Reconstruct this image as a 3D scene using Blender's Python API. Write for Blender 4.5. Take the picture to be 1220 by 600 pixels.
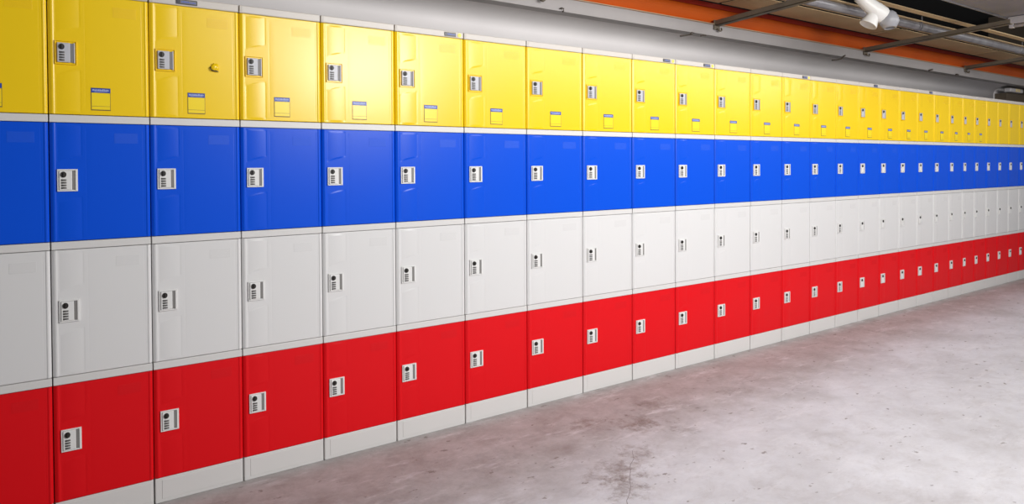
import bpy, bmesh, math, random
from mathutils import Vector, Matrix
random.seed(7)
for o in list(bpy.data.objects): bpy.data.objects.remove(o)
SC = bpy.context.scene
COL = SC.collection

# ------------------------------------------------------------------ camera
F, YAW, PITCH, ROLL = 850.0, 0.63455, -0.01769, -0.00433
fw = Vector((math.sin(YAW)*math.cos(PITCH), math.cos(YAW)*math.cos(PITCH), math.sin(PITCH)))
rt = Vector((math.cos(YAW), -math.sin(YAW), 0)); up = rt.cross(fw)
r2 = rt*math.cos(ROLL) + up*math.sin(ROLL); u2 = -rt*math.sin(ROLL) + up*math.cos(ROLL)
cd = bpy.data.cameras.new('camera'); cam = bpy.data.objects.new('camera', cd); COL.objects.link(cam)
M = Matrix((r2, u2, -fw)).transposed().to_4x4(); M.translation = Vector((0, -3.01992, 1.31012))
cam.matrix_world = M
cd.sensor_fit = 'HORIZONTAL'; cd.sensor_width = 36; cd.lens = 36*F/1220
cd.shift_y = -90.32/1220; cd.clip_start = .05; cd.clip_end = 200
SC.camera = cam

# ------------------------------------------------------------------ light and exposure
SC.view_settings.view_transform = 'Standard'; SC.view_settings.look = 'None'
SC.view_settings.gamma = 1; SC.view_settings.use_curve_mapping = False
SC.view_settings.exposure = 0.0
w = bpy.data.worlds.new('world'); SC.world = w; w.use_nodes = True
w.node_tree.nodes['Background'].inputs[0].default_value = (.93, .95, 1, 1)
w.node_tree.nodes['Background'].inputs[1].default_value = .17

def area(name, loc, target, sx, sy, power, col=(1, .99, .985)):
    l = bpy.data.lights.new(name, 'AREA'); l.shape = 'RECTANGLE'; l.size = sx; l.size_y = sy
    l.energy = power; l.color = col
    o = bpy.data.objects.new(name, l); COL.objects.link(o); o.location = loc
    o.rotation_euler = (Vector(target)-Vector(loc)).to_track_quat('-Z', 'Y').to_euler()
    return o
area('key_lamp', (2.95, -3.5, 2.2), (2.1, 0, 1.4), 1.1, .55, 72)
area('ceiling_lamp', (4.9, -3.3, 2.8), (4.6, 0, 1.1), 6.4, .9, 143)

area('far_lamp', (8.8, -3.0, 2.5), (9.0, .5, 2.1), 1.6, .6, 24)

# ------------------------------------------------------------------ materials
def mat(name, col, rough=.5, metal=0., coat=0., bump=None, noise=None, emit=None, spec=.5):
    m = bpy.data.materials.new(name); m.use_nodes = True
    nt = m.node_tree; b = nt.nodes['Principled BSDF']
    b.inputs['Base Color'].default_value = (*col, 1)
    b.inputs['Roughness'].default_value = rough; b.inputs['Metallic'].default_value = metal
    b.inputs['Specular IOR Level'].default_value = spec
    if coat: b.inputs['Coat Weight'].default_value = coat; b.inputs['Coat Roughness'].default_value = .12
    if emit: b.inputs['Emission Color'].default_value = (*col, 1); b.inputs['Emission Strength'].default_value = emit
    tc = nt.nodes.new('ShaderNodeTexCoord')
    if noise:
        sc, amt, c2 = noise
        n = nt.nodes.new('ShaderNodeTexNoise'); n.inputs['Scale'].default_value = sc; n.inputs['Detail'].default_value = 6
        nt.links.new(tc.outputs['Object'], n.inputs['Vector'])
        r = nt.nodes.new('ShaderNodeValToRGB'); r.color_ramp.elements[0].position = .5-amt; r.color_ramp.elements[1].position = .5+amt
        r.color_ramp.elements[0].color = (*col, 1); r.color_ramp.elements[1].color = (*c2, 1)
        nt.links.new(n.outputs['Fac'], r.inputs['Fac']); nt.links.new(r.outputs['Color'], b.inputs['Base Color'])
    if bump:
        sc, st = bump
        n = nt.nodes.new('ShaderNodeTexNoise'); n.inputs['Scale'].default_value = sc; n.inputs['Detail'].default_value = 4
        nt.links.new(tc.outputs['Object'], n.inputs['Vector'])
        bp = nt.nodes.new('ShaderNodeBump'); bp.inputs['Strength'].default_value = st; bp.inputs['Distance'].default_value = .01
        nt.links.new(n.outputs['Fac'], bp.inputs['Height']); nt.links.new(bp.outputs['Normal'], b.inputs['Normal'])
    return m
def door_plastic(name, col, rough=.3, spec=.5):
    return mat(name, col, rough, bump=(3.2, .03), spec=spec)
PL = {
 'yellow': door_plastic('yellow_plastic', (.95, .635, .003), .27, .45),
 'blue': door_plastic('blue_plastic', (.0002, .083, .71), .30, .25),
 'white': door_plastic('white_plastic', (.74, .73, .72), .33),
 'red': door_plastic('red_plastic', (.76, .003, .008), .40, .2),
}
PLATE = {
 'yellow': mat('yellow_number_plate', (.92, .605, .003), .31, spec=.45),
 'blue': mat('blue_number_plate', (.002, .088, .70), .45, spec=.3),
 'white': mat('white_number_plate', (.71, .70, .69), .5),
 'red': mat('red_number_plate', (.72, .003, .008), .5, spec=.22),
}
body_m = mat('body_plastic', (.70, .685, .665), .42, bump=(6, .03))
cap_m = mat('top_strip_plastic', (.60, .57, .54), .42, noise=(3, .3, (.64, .58, .50)))
lockw = mat('lock_white', (.80, .79, .77), .35)
lockg = mat('lock_grey', (.55, .55, .58), .38)
dark = mat('dark_rubber', (.022, .018, .015), .45)
slotm = mat('slot_grey', (.22, .21, .20), .5)
dialm = mat('dial_wheel', (.10, .095, .09), .4)
stk_y = mat('sticker_yellow', (.98, .73, .012), .27)
stk_b = mat('sticker_blue', (.015, .06, .38), .35)
stk_e = mat('sticker_edge', (.20, .12, .02), .5)
stk_w = mat('sticker_print', (.45, .52, .78), .5)
plate_m = mat('maker_plate_dark', (.05, .05, .06), .35)
plate_b = mat('maker_plate_blue', (.06, .12, .5), .4)
grey_paint = mat('grey_paint', (.34, .32, .315), .5, noise=(3.0, .25, (.39, .365, .36)))
tan_edge = mat('tan_edge', (.42, .32, .20), .6)
wall_m = mat('wall_plaster', (.72, .69, .685), .7, bump=(5, .12), noise=(2.2, .3, (.80, .77, .76)))
orange_m = mat('orange_steel', (.74, .13, .004), .5, noise=(2.5, .28, (.58, .09, .004)))
red_m = mat('dark_red_steel', (.30, .012, .003), .5)
board_m = mat('tan_board', (.70, .51, .28), .7, noise=(3.5, .25, (.58, .42, .23)))
galv = mat('galvanised_steel', (.34, .33, .34), .42, metal=.4, noise=(9, .2, (.22, .21, .22)))
strut_m = mat('strut_steel', (.20, .17, .125), .5, metal=.2, noise=(6, .2, (.14, .115, .085)))
black_m = mat('black_void', (.006, .006, .005), .9)
duct_m = mat('grey_sheet', (.27, .26, .265), .55, noise=(4, .25, (.23, .22, .215)))
fix_m = mat('light_fitting_white', (.55, .53, .53), .4)
floodw = mat('flood_white', (.86, .84, .80), .35)
floodg = mat('flood_grey', (.38, .38, .40), .4)
hook_m = mat('wire_dark', (.06, .045, .03), .5)
brown_m = mat('brown_box', (.10, .075, .05), .7)

# concrete floor
def floor_mat():
    m = bpy.data.materials.new('worn_concrete'); m.use_nodes = True
    nt = m.node_tree; b = nt.nodes['Principled BSDF']; N = nt.nodes.new; L = nt.links.new
    tc = N('ShaderNodeTexCoord')
    def noise(sc, det=6, rough=.6, mapsc=(1, 1, 1), rot=0, dist=0):
        mp = N('ShaderNodeMapping'); mp.inputs['Scale'].default_value = mapsc; mp.inputs['Rotation'].default_value[2] = rot
        L(tc.outputs['Object'], mp.inputs[0])
        n = N('ShaderNodeTexNoise'); n.inputs['Scale'].default_value = sc; n.inputs['Detail'].default_value = det
        n.inputs['Roughness'].default_value = rough; n.inputs['Distortion'].default_value = dist
        L(mp.outputs[0], n.inputs[0]); return n.outputs['Fac']
    def ramp(fac, a, bb, ca=(0, 0, 0, 1), cb=(1, 1, 1, 1)):
        r = N('ShaderNodeValToRGB'); r.color_ramp.elements[0].position = a; r.color_ramp.elements[1].position = bb
        r.color_ramp.elements[0].color = ca; r.color_ramp.elements[1].color = cb; L(fac, r.inputs[0]); return r.outputs[0]
    def mix(f, a, bb, t='MIX'):
        x = N('ShaderNodeMix'); x.data_type = 'RGBA'; x.blend_type = t
        if isinstance(f, float): x.inputs[0].default_value = f
        else: L(f, x.inputs[0])
        for s, v in ((6, a), (7, bb)):
            if isinstance(v, tuple): x.inputs[s].default_value = v
            else: L(v, x.inputs[s])
        return x.outputs[2]
    def math_(op, a, bb=None, c=None):
        x = N('ShaderNodeMath'); x.operation = op
        for i, v in enumerate((a, bb, c)):
            if v is None: continue
            if isinstance(v, (int, float)): x.inputs[i].default_value = v
            else: L(v, x.inputs[i])
        return x.outputs[0]
    sep = N('ShaderNodeSeparateXYZ'); L(tc.outputs['Object'], sep.inputs[0]); X, Y = sep.outputs[0], sep.outputs[1]
    base = mix(ramp(noise(1.6, 10, .74), .34, .62), (.515, .495, .505, 1), (.675, .665, .69, 1))
    base = mix(math_('MULTIPLY', ramp(noise(6, 10, .78, (1, 1.5, 1), .5, dist=.5), .48, .66), .42), base, (.43, .39, .385, 1))
    # brown worn belt by the lockers, part stain, part painted shade, fading outward
    wob = math_('ADD', math_('MULTIPLY_ADD', noise(1.5, 8, .7), 1.1, -.55), math_('MULTIPLY_ADD', X, -.06, .20))
    belt = math_('ADD', Y, wob)
    mr = N('ShaderNodeMapRange'); L(belt, mr.inputs[0]); mr.inputs[1].default_value = -.95; mr.inputs[2].default_value = -.38
    mr.interpolation_type = 'SMOOTHSTEP'
    base = mix(math_('MULTIPLY', mr.outputs[0], .85), base, mix(ramp(noise(5, 10, .8), .38, .62), (.28, .25, .235, 1), (.44, .415, .405, 1)))
    # smudges
    sm = math_('MULTIPLY', ramp(noise(2.4, 9, .68, (1, 1.6, 1), .4, .5), .56, .74), .55)
    near = N('ShaderNodeMapRange'); L(X, near.inputs[0]); near.inputs[1].default_value = 3.6; near.inputs[2].default_value = 1.8
    nearb = math_('MULTIPLY_ADD', near.outputs[0], .8, .25)
    base = mix(math_('MULTIPLY', sm, nearb), base, (.20, .155, .135, 1))
    # particular oily patches  (x, y, radius)
    for (px, py, rr, st) in ((2.62, -.52, .15, .75), (2.42, -.38, .12, .55), (2.9, -.36, .13, .5), (2.15, -.86, .15, .7), (2.05, -.98, .12, .6), (3.45, -.5, .10, .3), (2.35, -.75, .10, .45), (2.75, -.72, .08, .35)):
        dx = math_('SUBTRACT', X, px); dy = math_('SUBTRACT', Y, py)
        d = math_('SQRT', math_('ADD', math_('MULTIPLY', dx, dx), math_('MULTIPLY', math_('MULTIPLY', dy, dy), 1.6)))
        d = math_('ADD', d, math_('MULTIPLY_ADD', noise(14, 8, .8), .9, -.45))
        q = N('ShaderNodeMapRange'); L(d, q.inputs[0]); q.inputs[1].default_value = rr; q.inputs[2].default_value = -.02
        base = mix(math_('MULTIPLY', q.outputs[0], st), base, (.17, .125, .10, 1))
    # little dark specks
    sp = ramp(noise(13, 5, .6, (1, 1.5, 1)), .640, .68)
    base = mix(math_('MULTIPLY', sp, .75), base, (.17, .14, .12, 1))
    # pale scuffs
    base = mix(math_('MULTIPLY', ramp(noise(4.5, 9, .78, (.6, 2.2, 1), .9), .54, .68), .6), base, (.74, .72, .735, 1))
    # hairline crack
    lx = math_('MULTIPLY_ADD', Y, 1.1, 3.17)     # x of the crack at a given y
    cx = math_('ABSOLUTE', math_('ADD', math_('SUBTRACT', X, lx), math_('MULTIPLY_ADD', noise(9, 3, .5), .06, -.03)))
    cr = math_('LESS_THAN', cx, .0022)
    inr = math_('MULTIPLY', math_('GREATER_THAN', Y, -1.25), math_('LESS_THAN', Y, -.74))
    base = mix(math_('MULTIPLY', math_('MULTIPLY', cr, inr), .7), base, (.16, .13, .12, 1))
    L(base, b.inputs['Base Color'])
    L(math_('MULTIPLY_ADD', noise(3, 6, .6), .3, .42), b.inputs['Roughness'])
    bp = N('ShaderNodeBump'); bp.inputs['Strength'].default_value = .12; bp.inputs['Distance'].default_value = .01
    L(noise(18, 10, .8), bp.inputs['Height']); L(bp.outputs[0], b.inputs['Normal'])
    return m
floor_m = floor_mat()

# ------------------------------------------------------------------ helpers
def bx(bm, x0, x1, y0, y1, z0, z1, bev=0., mi=0, seg=2):
    vs = [bm.verts.new((x, y, z)) for x in (x0, x1) for y in (y0, y1) for z in (z0, z1)]
    idx = [(0, 1, 3, 2), (4, 6, 7, 5), (0, 4, 5, 1), (2, 3, 7, 6), (0, 2, 6, 4), (1, 5, 7, 3)]
    fs = [bm.faces.new([vs[i] for i in f]) for f in idx]
    for f in fs: f.material_index = mi
    if bev:
        es = list({e for f in fs for e in f.edges})
        r = bmesh.ops.bevel(bm, geom=es, offset=bev, segments=seg, affect='EDGES', profile=.5)
        for f in r['faces']: f.material_index = mi
def cyl(bm, p0, p1, r0, r1=None, n=20, mi=0, caps=True):
    p0, p1 = Vector(p0), Vector(p1); r1 = r0 if r1 is None else r1
    d = (p1-p0).normalized(); a = d.orthogonal().normalized(); b = d.cross(a)
    A = [bm.verts.new(p0+(a*math.cos(t)+b*math.sin(t))*r0) for t in [2*math.pi*i/n for i in range(n)]]
    B = [bm.verts.new(p1+(a*math.cos(t)+b*math.sin(t))*r1) for t in [2*math.pi*i/n for i in range(n)]]
    for i in range(n):
        f = bm.faces.new((A[i], A[(i+1) % n], B[(i+1) % n], B[i])); f.material_index = mi; f.smooth = True
    if caps:
        for ring in (A[::-1], B): f = bm.faces.new(ring); f.material_index = mi
def tube(bm, pts, r, n=8, mi=0):
    pts = [Vector(p) for p in pts]; rings = []
    ref = Vector((0, 0, 1))
    for i, p in enumerate(pts):
        d = (pts[min(i+1, len(pts)-1)]-pts[max(i-1, 0)]).normalized()
        a = d.cross(ref if abs(d.dot(ref)) < .95 else Vector((1, 0, 0))).normalized(); b = d.cross(a)
        rings.append([bm.verts.new(p+(a*math.cos(2*math.pi*k/n)+b*math.sin(2*math.pi*k/n))*r) for k in range(n)])
    for A, B in zip(rings, rings[1:]):
        for k in range(n):
            f = bm.faces.new((A[k], A[(k+1) % n], B[(k+1) % n], B[k])); f.smooth = True; f.material_index = mi
    bm.faces.new(rings[0][::-1]); bm.faces.new(rings[-1])
def prism(bm, prof, x0, x1, mi=0, smooth=False, cap=True):
    """closed (y, z) outline swept along x"""
    A = [bm.verts.new((x0, y, z)) for y, z in prof]; B = [bm.verts.new((x1, y, z)) for y, z in prof]; n = len(prof)
    for i in range(n):
        f = bm.faces.new((A[i], A[(i+1) % n], B[(i+1) % n], B[i])); f.material_index = mi; f.smooth = smooth
    if cap:
        bm.faces.new(A[::-1]).material_index = mi; bm.faces.new(B).material_index = mi
def mesh(name, bm, mats):
    bmesh.ops.recalc_face_normals(bm, faces=bm.faces)
    me = bpy.data.meshes.new(name); bm.to_mesh(me); bm.free()
    for m in (mats if isinstance(mats, (list, tuple)) else [mats]): me.materials.append(m)
    return me
def add(name, me, parent=None, loc=(0, 0, 0)):
    o = bpy.data.objects.new(name, me); COL.objects.link(o); o.location = loc
    if parent: o.parent = parent
    return o
def tag(o, label=None, cat=None, group=None, kind=None):
    if label: o['label'] = label
    if cat: o['category'] = cat
    if group: o['group'] = group
    if kind: o['kind'] = kind
    return o
def empty(name, loc):
    o = bpy.data.objects.new(name, None); COL.objects.link(o); o.location = loc; o.empty_display_size = .1
    return o

# ------------------------------------------------------------------ the setting
bm = bmesh.new(); bx(bm, -6, 40, -12, 12, -.2, 0)
tag(add('floor', mesh('floor', bm, floor_m)), kind='structure')
bm = bmesh.new(); bx(bm, -6, 11.0, .76, .95, 0, 2.30)
tag(add('wall_back', mesh('wall_back', bm, wall_m)), kind='structure')
# plaster cove bending from the wall up and forward to the steel channel
prof = [(.76, 1.9)]
for i in range(15):
    t = i/14*math.pi/2
    prof.append((.75-.235*(1-math.cos(t)), 2.185+.11*math.sin(t)))
prof += [(.515, 2.37), (.76, 2.37)]
bm = bmesh.new(); prism(bm, prof, -6, 10.55, smooth=False)
for f in bm.faces: f.smooth = abs(f.normal.x) < .5
cove = tag(add('trim_1', mesh('cove', bm, wall_m)), kind='structure')
# unlit void above, its darkness painted as a near-black slab; far end
bm = bmesh.new(); bx(bm, -6, 40, -1.6, 3.0, 3.3, 3.4)
tag(add('ceiling', mesh('ceiling', bm, black_m)), kind='structure')
bm = bmesh.new(); bx(bm, 11.2, 24, .95, 1.05, 0, 3.3); 
tag(add('wall_far', mesh('wall_far', bm, brown_m)), kind='structure')

# ------------------------------------------------------------------ lockers
XS = [-.152, .17918, .50447, .83927, 1.18548, 1.54396, 1.92692, 2.32143, 2.72199, 3.12068, 3.50797, 3.89769, 4.29045, 4.66907, 5.03513, 5.39998, 5.74546, 6.09021, 6.43305, 6.76891, 7.09822, 7.42119, 7.71686, 7.99363, 8.28351, 8.57425, 8.86756, 9.16342, 9.46]
W0 = .375
# colour, door bottom, door top, module bottom (the white rail under the door belongs to the module)
ROWS = [('yellow', 1.4944, 1.930, 1.4641), ('blue', 1.0377, 1.4631, 1.0070), ('white', .5515, 1.0058, .5200), ('red', .0995, .5192, .0985)]
def sst(a, b, x):
    t = max(0, min(1, (x-a)/(b-a))); return t*t*(3-2*t)
def door_height(u, v):
    """bulge of the door front (metres, outward) at fractions u, v"""
    h = 0.
    h -= .004*(1-sst(.0, .022, u)) + .004*(1-sst(.0, .018, 1-u))         # rolled edges
    h += 0.0014*(sst(.022, .03, u)-sst(.045, .055, u))                     # rim bead left
    h += 0.0016*(sst(.955, .963, u)-sst(.975, .984, u))                    # rim bead right
    # grip pillows above and below the lock
    if .06 < u < .31:
        s = (u-.06)/.25
        top = .665+.055*s**.7*sst(0, .3, s)
        bot = .325+.045*math.sin(s*math.pi/2)
        m = max(sst(top-.006, top+.012, v)*(1-sst(.972, .985, v)), (1-sst(bot-.012, bot+.006, v))*sst(.012, .022, v))
        edge = sst(0, .04, s)*(1-sst(.965, 1, s))
        pil = -.0008+.0019*(1-(2*s-1)**2)
        h += m*edge*pil
    # big panel outline
    g = 0
    if .03 < v < .965:
        g += sst(.345, .349, u)-sst(.353, .357, u); g += sst(.925, .929, u)-sst(.933, .937, u)
    h -= .0002*g
    return h
def frange(lo, hi, n): return [lo+(hi-lo)*i/(n-1) for i in range(n)]
def door_mesh(name, H):
    us = sorted({round(x, 4) for x in frange(0, .06, 14)+frange(.06, .31, 34)+frange(.31, .36, 12)+frange(.36, .92, 10)+frange(.92, .94, 9)+frange(.95, 1, 16)})
    vs = sorted({round(x, 4) for x in frange(0, .03, 6)+frange(.03, .30, 8)+frange(.30, .385, 20)+frange(.39, .65, 8)+frange(.65, .74, 22)+frange(.74, .96, 6)+frange(.96, 1, 9)})
    bm = bmesh.new(); wd = W0-.004
    G = [[bm.verts.new((.002+u*wd, -door_height(u, v), v*H)) for u in us] for v in vs]
    for i in range(len(vs)-1):
        for j in range(len(us)-1):
            f = bm.faces.new((G[i][j], G[i][j+1], G[i+1][j+1], G[i+1][j])); f.smooth = True
    # sides and back
    loop = [G[0][j] for j in range(len(us))]+[G[i][-1] for i in range(1, len(vs))]+[G[-1][j] for j in range(len(us)-2, -1, -1)]+[G[i][0] for i in range(len(vs)-2, 0, -1)]
    back = [bm.verts.new((v.co.x, .017, v.co.z)) for v in loop]
    n = len(loop)
    for k in range(n): bm.faces.new((loop[k], back[k], back[(k+1) % n], loop[(k+1) % n]))
    bm.faces.new(back[::-1])
    return mesh(name, bm, PL['yellow'])
def body_mesh(name, rail, H):
    bm = bmesh.new()
    bx(bm, .0022, W0-.0022, .0185, .46, .0006, H-.0006, .002)
    if rail > .005: bx(bm, .0022, W0-.0022, .0, .0182, .0006, rail-.0022, .0022)
    return mesh(name, bm, body_m)

LU0, LW, LH = .070, .195, .080     # lock left edge (fraction), width (fraction), height (m)
def lock_meshes(kind):
    """frame of the lock; yellow doors show the frame in yellow"""
    x0, x1 = LU0*W0, (LU0+LW)*W0; z0, z1 = -LH/2, LH/2
    t = .002 if kind == 'yellow' else .0045
    a = 2 if kind == 'yellow' else 0
    bm = bmesh.new()
    e = .0022 if kind == 'yellow' else 0
    f0, f1, g0, g1 = x0-e, x1+e, z0-e, z1+e
    for (p, q, r, s) in ((f0, f0+t, g0, g1), (f1-t, f1, g0, g1), (f0+t, f1-t, g0, g0+t), (f0+t, f1-t, g1-t, g1)):
        bx(bm, p, q, -.0055, .004, r, s, .0008, mi=a)
    bx(bm, f0+t, f1-t, -.0015, .004, g0+t, g1-t, mi=a if kind == 'yellow' else 0)
    # raised lock case
    c1 = x0+(x1-x0)*.72
    bx(bm, x0+.006, c1, -.009, -.0012, z0+.005, z1-.005, .0025, mi=1)
    bx(bm, c1+.0005, x1-.0055, -.0035, -.0012, z0+.006, z1-.006, mi=3)
    # slot edges
    bx(bm, x1-.0085, x1-.004, -.0065, -.0012, z0+.004, z1-.004, .0006, mi=1)
    mats = [lockw, lockg if kind == 'yellow' else lockw, PL['yellow'], slotm]
    fr = mesh('lock_'+kind, bm, mats)
    # knob: dark round turn latch with a grip bar
    bm = bmesh.new(); kx = x0+(x1-x0)*.30; kz = z1-.0195
    cyl(bm, (kx, -.0088, kz), (kx, -.0125, kz), .0108, .0100, 28)
    bx(bm, kx-.0025, kx+.0025, -.0165, -.0123, kz-.0085, kz+.0085, .001)
    kb = mesh('turn_knob', bm, dark)
    dls = []
    for i in range(4):
        bm = bmesh.new(); zc = z1-.0395-i*.0093
        bx(bm, kx-.0095, kx-.0035, -.0095, -.0086, zc-.0036, zc+.0036, .0006, mi=0)
        cyl(bm, (kx-.003, -.0082, zc), (kx+.0105, -.0082, zc), .0034, n=12, mi=1)
        for q in range(3): bx(bm, kx-.002+q*.004, kx+.0+q*.004, -.0119, -.0112, zc-.002, zc+.0022, mi=0)
        dls.append(mesh('dial', bm, [dialm, slotm]))
    bm = bmesh.new(); bx(bm, c1+.0012, x1-.0092, -.0048, -.0034, z0+.007, z1-.007, .0005)
    sl = mesh('latch_strip', bm, slotm)
    return fr, kb, dls, sl
LOCK = {k: lock_meshes(k) for k in ('yellow', 'white')}
bm = bmesh.new(); bx(bm, .63*W0, .87*W0, -.0004, .002, 0, .038, .0003)
for i in range(7): bx(bm, .64*W0, .86*W0, -.0007, -.0003, .004+i*.005, .0062+i*.005)
plate_me = mesh('number_plate', bm, PLATE['yellow'])
# notice sticker
bm = bmesh.new()
sx0, sx1 = .405*W0, .598*W0
bx(bm, sx0, sx1, -.0011, .002, .017, .100, mi=0)
bx(bm, sx0+.002, sx1-.002, -.0016, -.0010, .0205, .0815, mi=1)
bx(bm, sx0+.002, sx1-.002, -.0019, -.0015, .0320, .0332, mi=0)
st_me = mesh('notice_sticker', bm, [stk_e, stk_y])
bm = bmesh.new(); bx(bm, sx0+.0005, sx1-.0005, -.0018, -.0010, .0825, .0985, mi=0)
random.seed(3); x = sx0+.005
while x < sx1-.008:                                   # small worn print, too blurred to read
    wv = random.uniform(.0022, .0046)
    bx(bm, x, x+wv, -.0021, -.0017, .0885, .0885+random.uniform(.0045, .0075), mi=1); x += wv+.0013
bx(bm, sx0+.012, sx1-.012, -.0021, -.0017, .0852, .0862, mi=1)
hd_me = mesh('sticker_header', bm, [stk_b, stk_w])
doors = {c: door_mesh('door_'+c, t-b) for c, b, t, _ in ROWS}
bodies = {c: body_mesh('body_'+c, b-m, (t+.001)-m) for c, b, t, m in ROWS}

ORD = ['first', 'second', 'third', 'fourth', 'fifth', 'sixth', 'seventh', 'eighth', 'ninth', 'tenth', 'eleventh', 'twelfth', 'thirteenth', 'fourteenth', 'fifteenth', 'sixteenth', 'seventeenth', 'eighteenth', 'nineteenth', 'twentieth', 'twenty-first', 'twenty-second', 'twenty-third', 'twenty-fourth', 'twenty-fifth', 'twenty-sixth', 'twenty-seventh', 'twenty-eighth']
NC = len(XS)-1
TXT = {
 'yellow': 'glossy yellow locker with notice sticker, top row',
 'blue': 'blue locker with white lock, second row',
 'white': 'white locker with combination lock, third row',
 'red': 'red locker with white lock, bottom row'}
def where(i):
    if i == 0: return 'far left, cut off by the frame'
    if i == NC-1: return 'last column before the right edge'
    return ORD[i]+' column from the left'
OBJMAT = []
def set_mat(o, m):
    o.material_slots[0].link = 'OBJECT'; o.material_slots[0].material = m
def build_locker(row, i):
    c, b, t, m = ROWS[row]; sx = (XS[i+1]-XS[i])/W0
    r = empty('locker', (XS[i], 0, m)); r.scale = (sx, 1, 1)
    lab = TXT[c]+', '+where(i)
    if c == 'yellow' and i == 2: lab = 'glossy yellow locker with a torn bump beside its lock, third column from left'
    tag(r, lab, 'locker', c+' lockers in one row')
    add('body', bodies[c], r)
    d = add('door', doors[c], r, (0, 0, b-m)); set_mat(d, PL[c])
    H = t-b
    if i < 24:
        p = add('number_plate', plate_me, d, (0, 0, H-.072)); set_mat(p, PLATE[c])
    if i > 0:
        fr, kb, dls, sl = LOCK['yellow' if c == 'yellow' else 'white']
        zc = H*(.505 if c == 'yellow' else .515)+(.002 if c == 'red' else 0)
        l = add('lock', fr, r, (0, 0, b-m+zc))
        add('turn_knob', kb, l)
        if i < 16:
            add('latch_strip', sl, l)
            for q in dls: add('dial', q, l)
    if c == 'yellow' and i < 24:
        s = add('notice_sticker', st_me, r, (0, 0, b-m)); s['label'] = 'yellow sticker with blue header'
        add('sticker_header', hd_me, s)
    return r
L0 = {}
for row in range(4):
    for i in range(NC): L0[row, i] = build_locker(row, i)
# torn bump on the third yellow door
bm = bmesh.new()
bmesh.ops.create_uvsphere(bm, u_segments=20, v_segments=12, radius=1)
for v in bm.verts:
    k = 1.05+.22*math.sin(v.co.x*9+v.co.z*11)
    v.co = Vector((v.co.x*.017*k, v.co.y*.006*(1+.5*math.sin(v.co.x*14+v.co.z*6)), v.co.z*.015*k))
for f in bm.faces: f.smooth = True
dmp = add('torn_bump', mesh('torn_bump', bm, PL['yellow']), L0[0, 2], (.238*W0/.335, -.001, 1.70-1.4641)); dmp['label'] = 'crumpled yellow bump'
bm = bmesh.new(); tube(bm, [(-.019, -.004, .001), (-.020, -.005, -.006), (-.015, -.0065, -.0115), (-.004, -.0065, -.0140), (.008, -.0065, -.0150), (.014, -.004, -.0165)], .0021)
add('tear', mesh('tear', bm, dark), dmp)

# plinths and top strips
bm = bmesh.new(); bx(bm, .003, W0-.003, .002, .44, 0, .0975, .003)
bx(bm, .030, W0-.012, .0008, .004, .014, .088, .0012)
pl_me = mesh('plinth', bm, body_m)
bm = bmesh.new(); bx(bm, .003, W0-.003, .001, .46, 1.9318, 1.9635, .003)
bx(bm, .012, W0-.003, -.0002, .004, 1.9345, 1.9605, .001)
cap_me = mesh('top_strip', bm, cap_m)
bm = bmesh.new(); bx(bm, 0, .088, -.0035, .001, 0, .019, .0008, mi=0); bx(bm, .016, .083, -.0045, -.003, .004, .015, .0004, mi=1)
x = .02
while x < .078:
    wv = random.uniform(.003, .006); bx(bm, x, x+wv, -.005, -.0043, .006, .006+random.uniform(.004, .007), mi=2); x += wv+.002
mk_me = mesh('maker_plate', bm, [plate_m, slotm, plate_b])
bm = bmesh.new(); cyl(bm, (0, .001, 0), (0, -.003, 0), .010, n=24); dot_me = mesh('round_sticker', bm, stk_y)
for i in range(NC):
    sx = (XS[i+1]-XS[i])/W0
    o = add('plinth', pl_me, None, (XS[i], 0, 0)); o.scale = (sx, 1, 1)
    tag(o, 'white plinth section under the red locker, '+where(i), 'plinth', 'white plinth sections under the lockers')
    c = add('top_strip', cap_me, None, (XS[i], 0, 0)); c.scale = (sx, 1, 1)
    tag(c, 'white top strip over the yellow locker, '+where(i), 'trim', 'white strips on top of the lockers')
    k = i-1
    spots = {1: .110, 4: .266, 8: .262, 9: .262, 12: .262, 15: .262, 18: .262}
    if k in spots:
        p = add('maker_plate', mk_me, c, (spots[k], 0, 1.9375)); p.scale = (.98 if k == 1 else .72, 1, 1); p['label'] = 'dark plate with blue print'
        if k in (4, 8, 9, 12): 
            q = add('round_sticker', dot_me, c, (.350, 0, 1.947)); q['label'] = 'round yellow sticker'
        c['label'] = 'white top strip with a small dark plate, over yellow locker, '+where(i)

# ------------------------------------------------------------------ steelwork over the lockers
bm = bmesh.new()
prism(bm, [(.5, 2.288), (.5, 2.372), (.512, 2.372), (.512, 2.297), (.75, 2.297), (.75, 2.288)], -6, 11.2)
bx(bm, -6, 11.2, .4965, .5, 2.286, 2.291, mi=0)
tag(add('steel_channel', mesh('steel_channel', bm, grey_paint)), 'long grey painted steel channel running above the lockers under the orange beam', 'channel')
bm = bmesh.new()
prism(bm, [(.496, 2.3725), (.496, 2.381), (.535, 2.382), (.503, 2.45), (.508, 2.519), (.49, 2.52), (.49, 2.528), (.60, 2.528), (.60, 2.3725)], -6, 30)
ob = tag(add('steel_beam', mesh('steel_beam', bm, orange_m)), 'orange painted steel beam running along the ceiling above the grey channel', 'beam')
bm = bmesh.new(); bx(bm, -6, 30, .482, .4895, 2.494, 2.529); bx(bm, -6, 30, .4895, .506, 2.500, 2.503)
add('flange_lip', mesh('flange_lip', bm, red_m), ob)['label'] = 'dark red flange lip'
bm = bmesh.new(); bx(bm, -6, 30, .488, .4955, 2.3728, 2.379)
add('edge_bead', mesh('edge_bead', bm, tan_edge), ob)['label'] = 'pale tan bead along the bottom edge'
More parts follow.
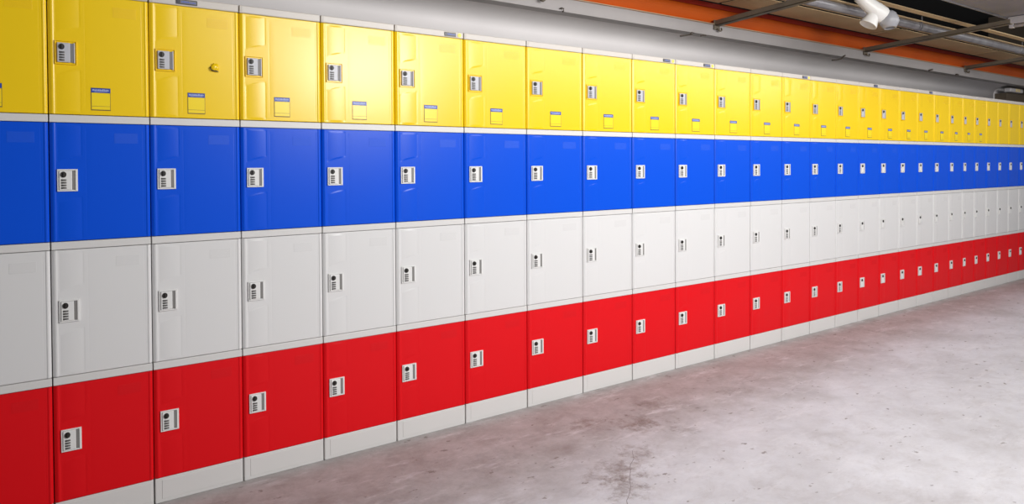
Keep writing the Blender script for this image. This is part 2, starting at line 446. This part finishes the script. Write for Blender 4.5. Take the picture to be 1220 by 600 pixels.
# deck boards seen from beneath
n = 0
for (x0, x1) in ((-2, 2.25), (2.29, 4.53), (4.57, 6.78), (6.82, 9.03), (9.07, 11.3), (11.34, 13.6), (13.64, 24)):
    n += 1; bm = bmesh.new(); bx(bm, x0, x1, .165, .46, 2.531, 2.537, .001)
    tag(add('trim_%d' % (n+1), mesh('deck_board', bm, board_m)), kind='structure')
bm = bmesh.new(); bx(bm, -2, 24, -.12, .125, 2.531, 2.537, .001)
tag(add('trim_20', mesh('deck_board', bm, board_m)), kind='structure')
bm = bmesh.new(); bx(bm, -2, 24, -.30, -.235, 2.531, 2.538, .001)
tag(add('ceiling_batten', mesh('ceiling_batten', bm, board_m)), 'narrow tan batten running along the ceiling between conduit and dark gap', 'batten')
# conduit
bm = bmesh.new(); cyl(bm, (-2, -.07, 2.50), (24, -.07, 2.50), .034, n=24)
x = -1.5
cd_ = tag(add('ceiling_conduit', mesh('ceiling_conduit', bm, galv)), 'galvanised steel pipe running along the ceiling beside the tan boards', 'pipe')
for x in (4.3, 6.05+.55, 8.9):
    bm = bmesh.new(); cyl(bm, (x-.02, -.07, 2.50), (x+.02, -.07, 2.50), .039, n=24); bx(bm, x-.004, x+.004, -.110, -.104, 2.50, 2.58)
    add('pipe_clamp', mesh('pipe_clamp', bm, galv), cd_)
# angle struts
def strut(x, label, yend=-.72, zend=2.437, z0=2.362):
    r = empty('ceiling_strut', (x, .5, z0)); L = .5-yend; a = math.atan2(zend-z0, L)
    bm = bmesh.new()
    bx(bm, -.028, .028, -L, -.004, 0, .006, .001); bx(bm, -.028, -.022, -L, -.004, 0, .04, .001)
    me = mesh('strut_bar', bm, strut_m)
    o = add('bar', me, r); o.rotation_euler = (-a, 0, 0)
    bm = bmesh.new(); bx(bm, -.034, .034, -.012, -.001, -.028, .046, .002)
    tube(bm, [(.0, -.010, -.020), (.0, -.026, -.034), (.012, -.036, -.040), (.028, -.034, -.030), (.034, -.024, -.016)], .006)
    add('bracket', mesh('bracket', bm, strut_m), r)
    tag(r, label, 'strut', 'steel struts under the ceiling boards')
strut(2.80, 'dark steel strut hooked on the grey channel, nearest the camera at the top')
strut(4.555, 'dark steel strut crossing the ceiling left of the white spotlight')
strut(6.80, 'dark steel strut crossing the ceiling right of the white spotlight')
strut(9.05, 'dark steel strut crossing the ceiling furthest right, above the last lockers')
# tie wires left on the channel
wires = [
 ('short dark wire hook on the grey channel lip above the yellow lockers', [(2.975, .494, 2.300), (2.985, .488, 2.306), (3.0, .486, 2.302), (3.0, .488, 2.288), (2.992, .488, 2.282)], .0045),
 ('bent dark wire under the channel lip left of the first full strut', [(4.14, .50, 2.245), (4.20, .495, 2.256), (4.255, .49, 2.268), (4.285, .488, 2.283), (4.255, .488, 2.283), (4.24, .49, 2.270)], .0048),
 ('stubby dark wire end beside the bent wire on the channel lip', [(4.36, .49, 2.268), (4.385, .488, 2.276), (4.42, .488, 2.278)], .0055),
 ('curled dark wire hanging from the channel under the middle strut', [(6.22, .50, 2.238), (6.29, .495, 2.247), (6.36, .49, 2.262), (6.40, .488, 2.288), (6.425, .488, 2.298)], .006),
 ('small dark wire stub on the channel between the two right struts', [(8.12, .49, 2.282), (8.16, .488, 2.294), (8.20, .488, 2.300)], .008),
 ('tiny dark wire stub near the right end of the channel', [(8.78, .49, 2.286), (8.80, .488, 2.292), (8.84, .488, 2.288)], .008)]
for lab, pts, r in wires:
    bm = bmesh.new(); tube(bm, pts, r); tag(add('tie_wire', mesh('tie_wire', bm, hook_m)), lab, 'wire', 'tie wires on the channel')

# dropped grey ceiling panel with a strip light
bm = bmesh.new(); bx(bm, 5.3, 7.25, -1.7, -.545, 2.562, 2.60, .004); bx(bm, 5.3, 7.25, -.552, -.540, 2.552, 2.60)
tag(add('grey_ceiling_panel', mesh('ceiling_panel', bm, duct_m)), 'grey sheet metal ceiling panel at the top right corner', 'panel')
r = empty('strip_light', (7.19, -.57, 2.48))
bm = bmesh.new(); bx(bm, -.04, .04, -1.3, 0, .02, .080, .006); me = mesh('housing', bm, fix_m); add('housing', me, r)
bm = bmesh.new(); cyl(bm, (0, -1.28, .004), (0, -.02, .004), .015, n=16); add('tube', mesh('tube', bm, fix_m), r)
bm = bmesh.new(); bx(bm, -.022, .022, -.035, -.002, -.014, .022, .004); add('end_cap', mesh('end_cap', bm, fix_m), r)
tag(r, 'white fluorescent strip light under the grey panel at the top right edge', 'ceiling light')

# twin spotlight
def lathe(bm, p, d, prof, n=28, mi=0):
    p = Vector(p); d = Vector(d).normalized(); a = d.orthogonal().normalized(); b = d.cross(a); rings = []
    for s, r in prof: rings.append([bm.verts.new(p+d*s+(a*math.cos(2*math.pi*k/n)+b*math.sin(2*math.pi*k/n))*r) for k in range(n)])
    for A, B in zip(rings, rings[1:]):
        for k in range(n):
            f = bm.faces.new((A[k], A[(k+1) % n], B[(k+1) % n], B[k])); f.smooth = True; f.material_index = mi
    f = bm.faces.new(rings[-1]); f.material_index = mi; f = bm.faces.new(rings[0][::-1]); f.material_index = mi
r = empty('twin_spotlight', (5.35, -.30, 2.52))
rd = (rt*.62+Vector((0, 0, -.5))).normalized()
bm = bmesh.new(); lathe(bm, rt*-.10+Vector((0, 0, .03)), rd, [(0, .02), (.004, .042), (.06, .047), (.16, .060), (.225, .066), (.25, .056), (.268, .03), (.272, .001)])
add('lamp_body', mesh('lamp_body', bm, floodw), r)
bm = bmesh.new(); cyl(bm, (0, 0, .0), tuple(rt*-.07+Vector((0, 0, .02))), .014); cyl(bm, (0, 0, -.02), (0, 0, .03), .03)
add('mounting_arm', mesh('mounting_arm', bm, floodw), r)
h1 = bmesh.new(); lathe(h1, rt*.045+Vector((0, 0, -.06)), rt*-.42+Vector((0, 0, -.75)), [(0, .001), (.001, .02), (.02, .030), (.14, .064), (.145, .064), (.145, .058), (.08, .042), (.079, .001)])
add('lamp_head', mesh('lamp_head', h1, floodw), r)['label'] = 'white lamp head pointing down'
h2 = bmesh.new(); lathe(h2, rt*.125+Vector((0, 0, -.085)), rt*.02+Vector((0, 0, -.62))+fw*-.10, [(0, .001), (.001, .032), (.02, .052), (.06, .066), (.085, .068), (.13, .042), (.13, .036), (.09, .05), (.088, .001)])
add('lamp_head', mesh('lamp_head', h2, floodg), r)['label'] = 'grey lamp head'
tag(r, 'white twin-head spotlight hanging beside the conduit at the upper right', 'spotlight')

# fittings beyond the end of the cove
r = empty('emergency_light', (10.60, .60, 2.205))
bm = bmesh.new(); bx(bm, 0, .42, -.03, .05, 0, .050, .012, seg=3); add('case', mesh('case', bm, fix_m), r)
for xx in (.17, .25):
    bm = bmesh.new(); bx(bm, xx, xx+.05, -.034, -.028, .006, .046, .001); add('amber_lens', mesh('amber_lens', bm, mat('amber_lens_%d' % int(xx*100), (.80, .62, .28), .4)), r)
tag(r, 'small white emergency light with amber lenses past the end of the wall', 'emergency light')
bm = bmesh.new(); bx(bm, 10.62, 12.2, .62, .80, 2.10, 2.195, .004)
tag(add('cable_box', mesh('cable_box', bm, brown_m)), 'dark brown box under the emergency light at the right edge', 'box')
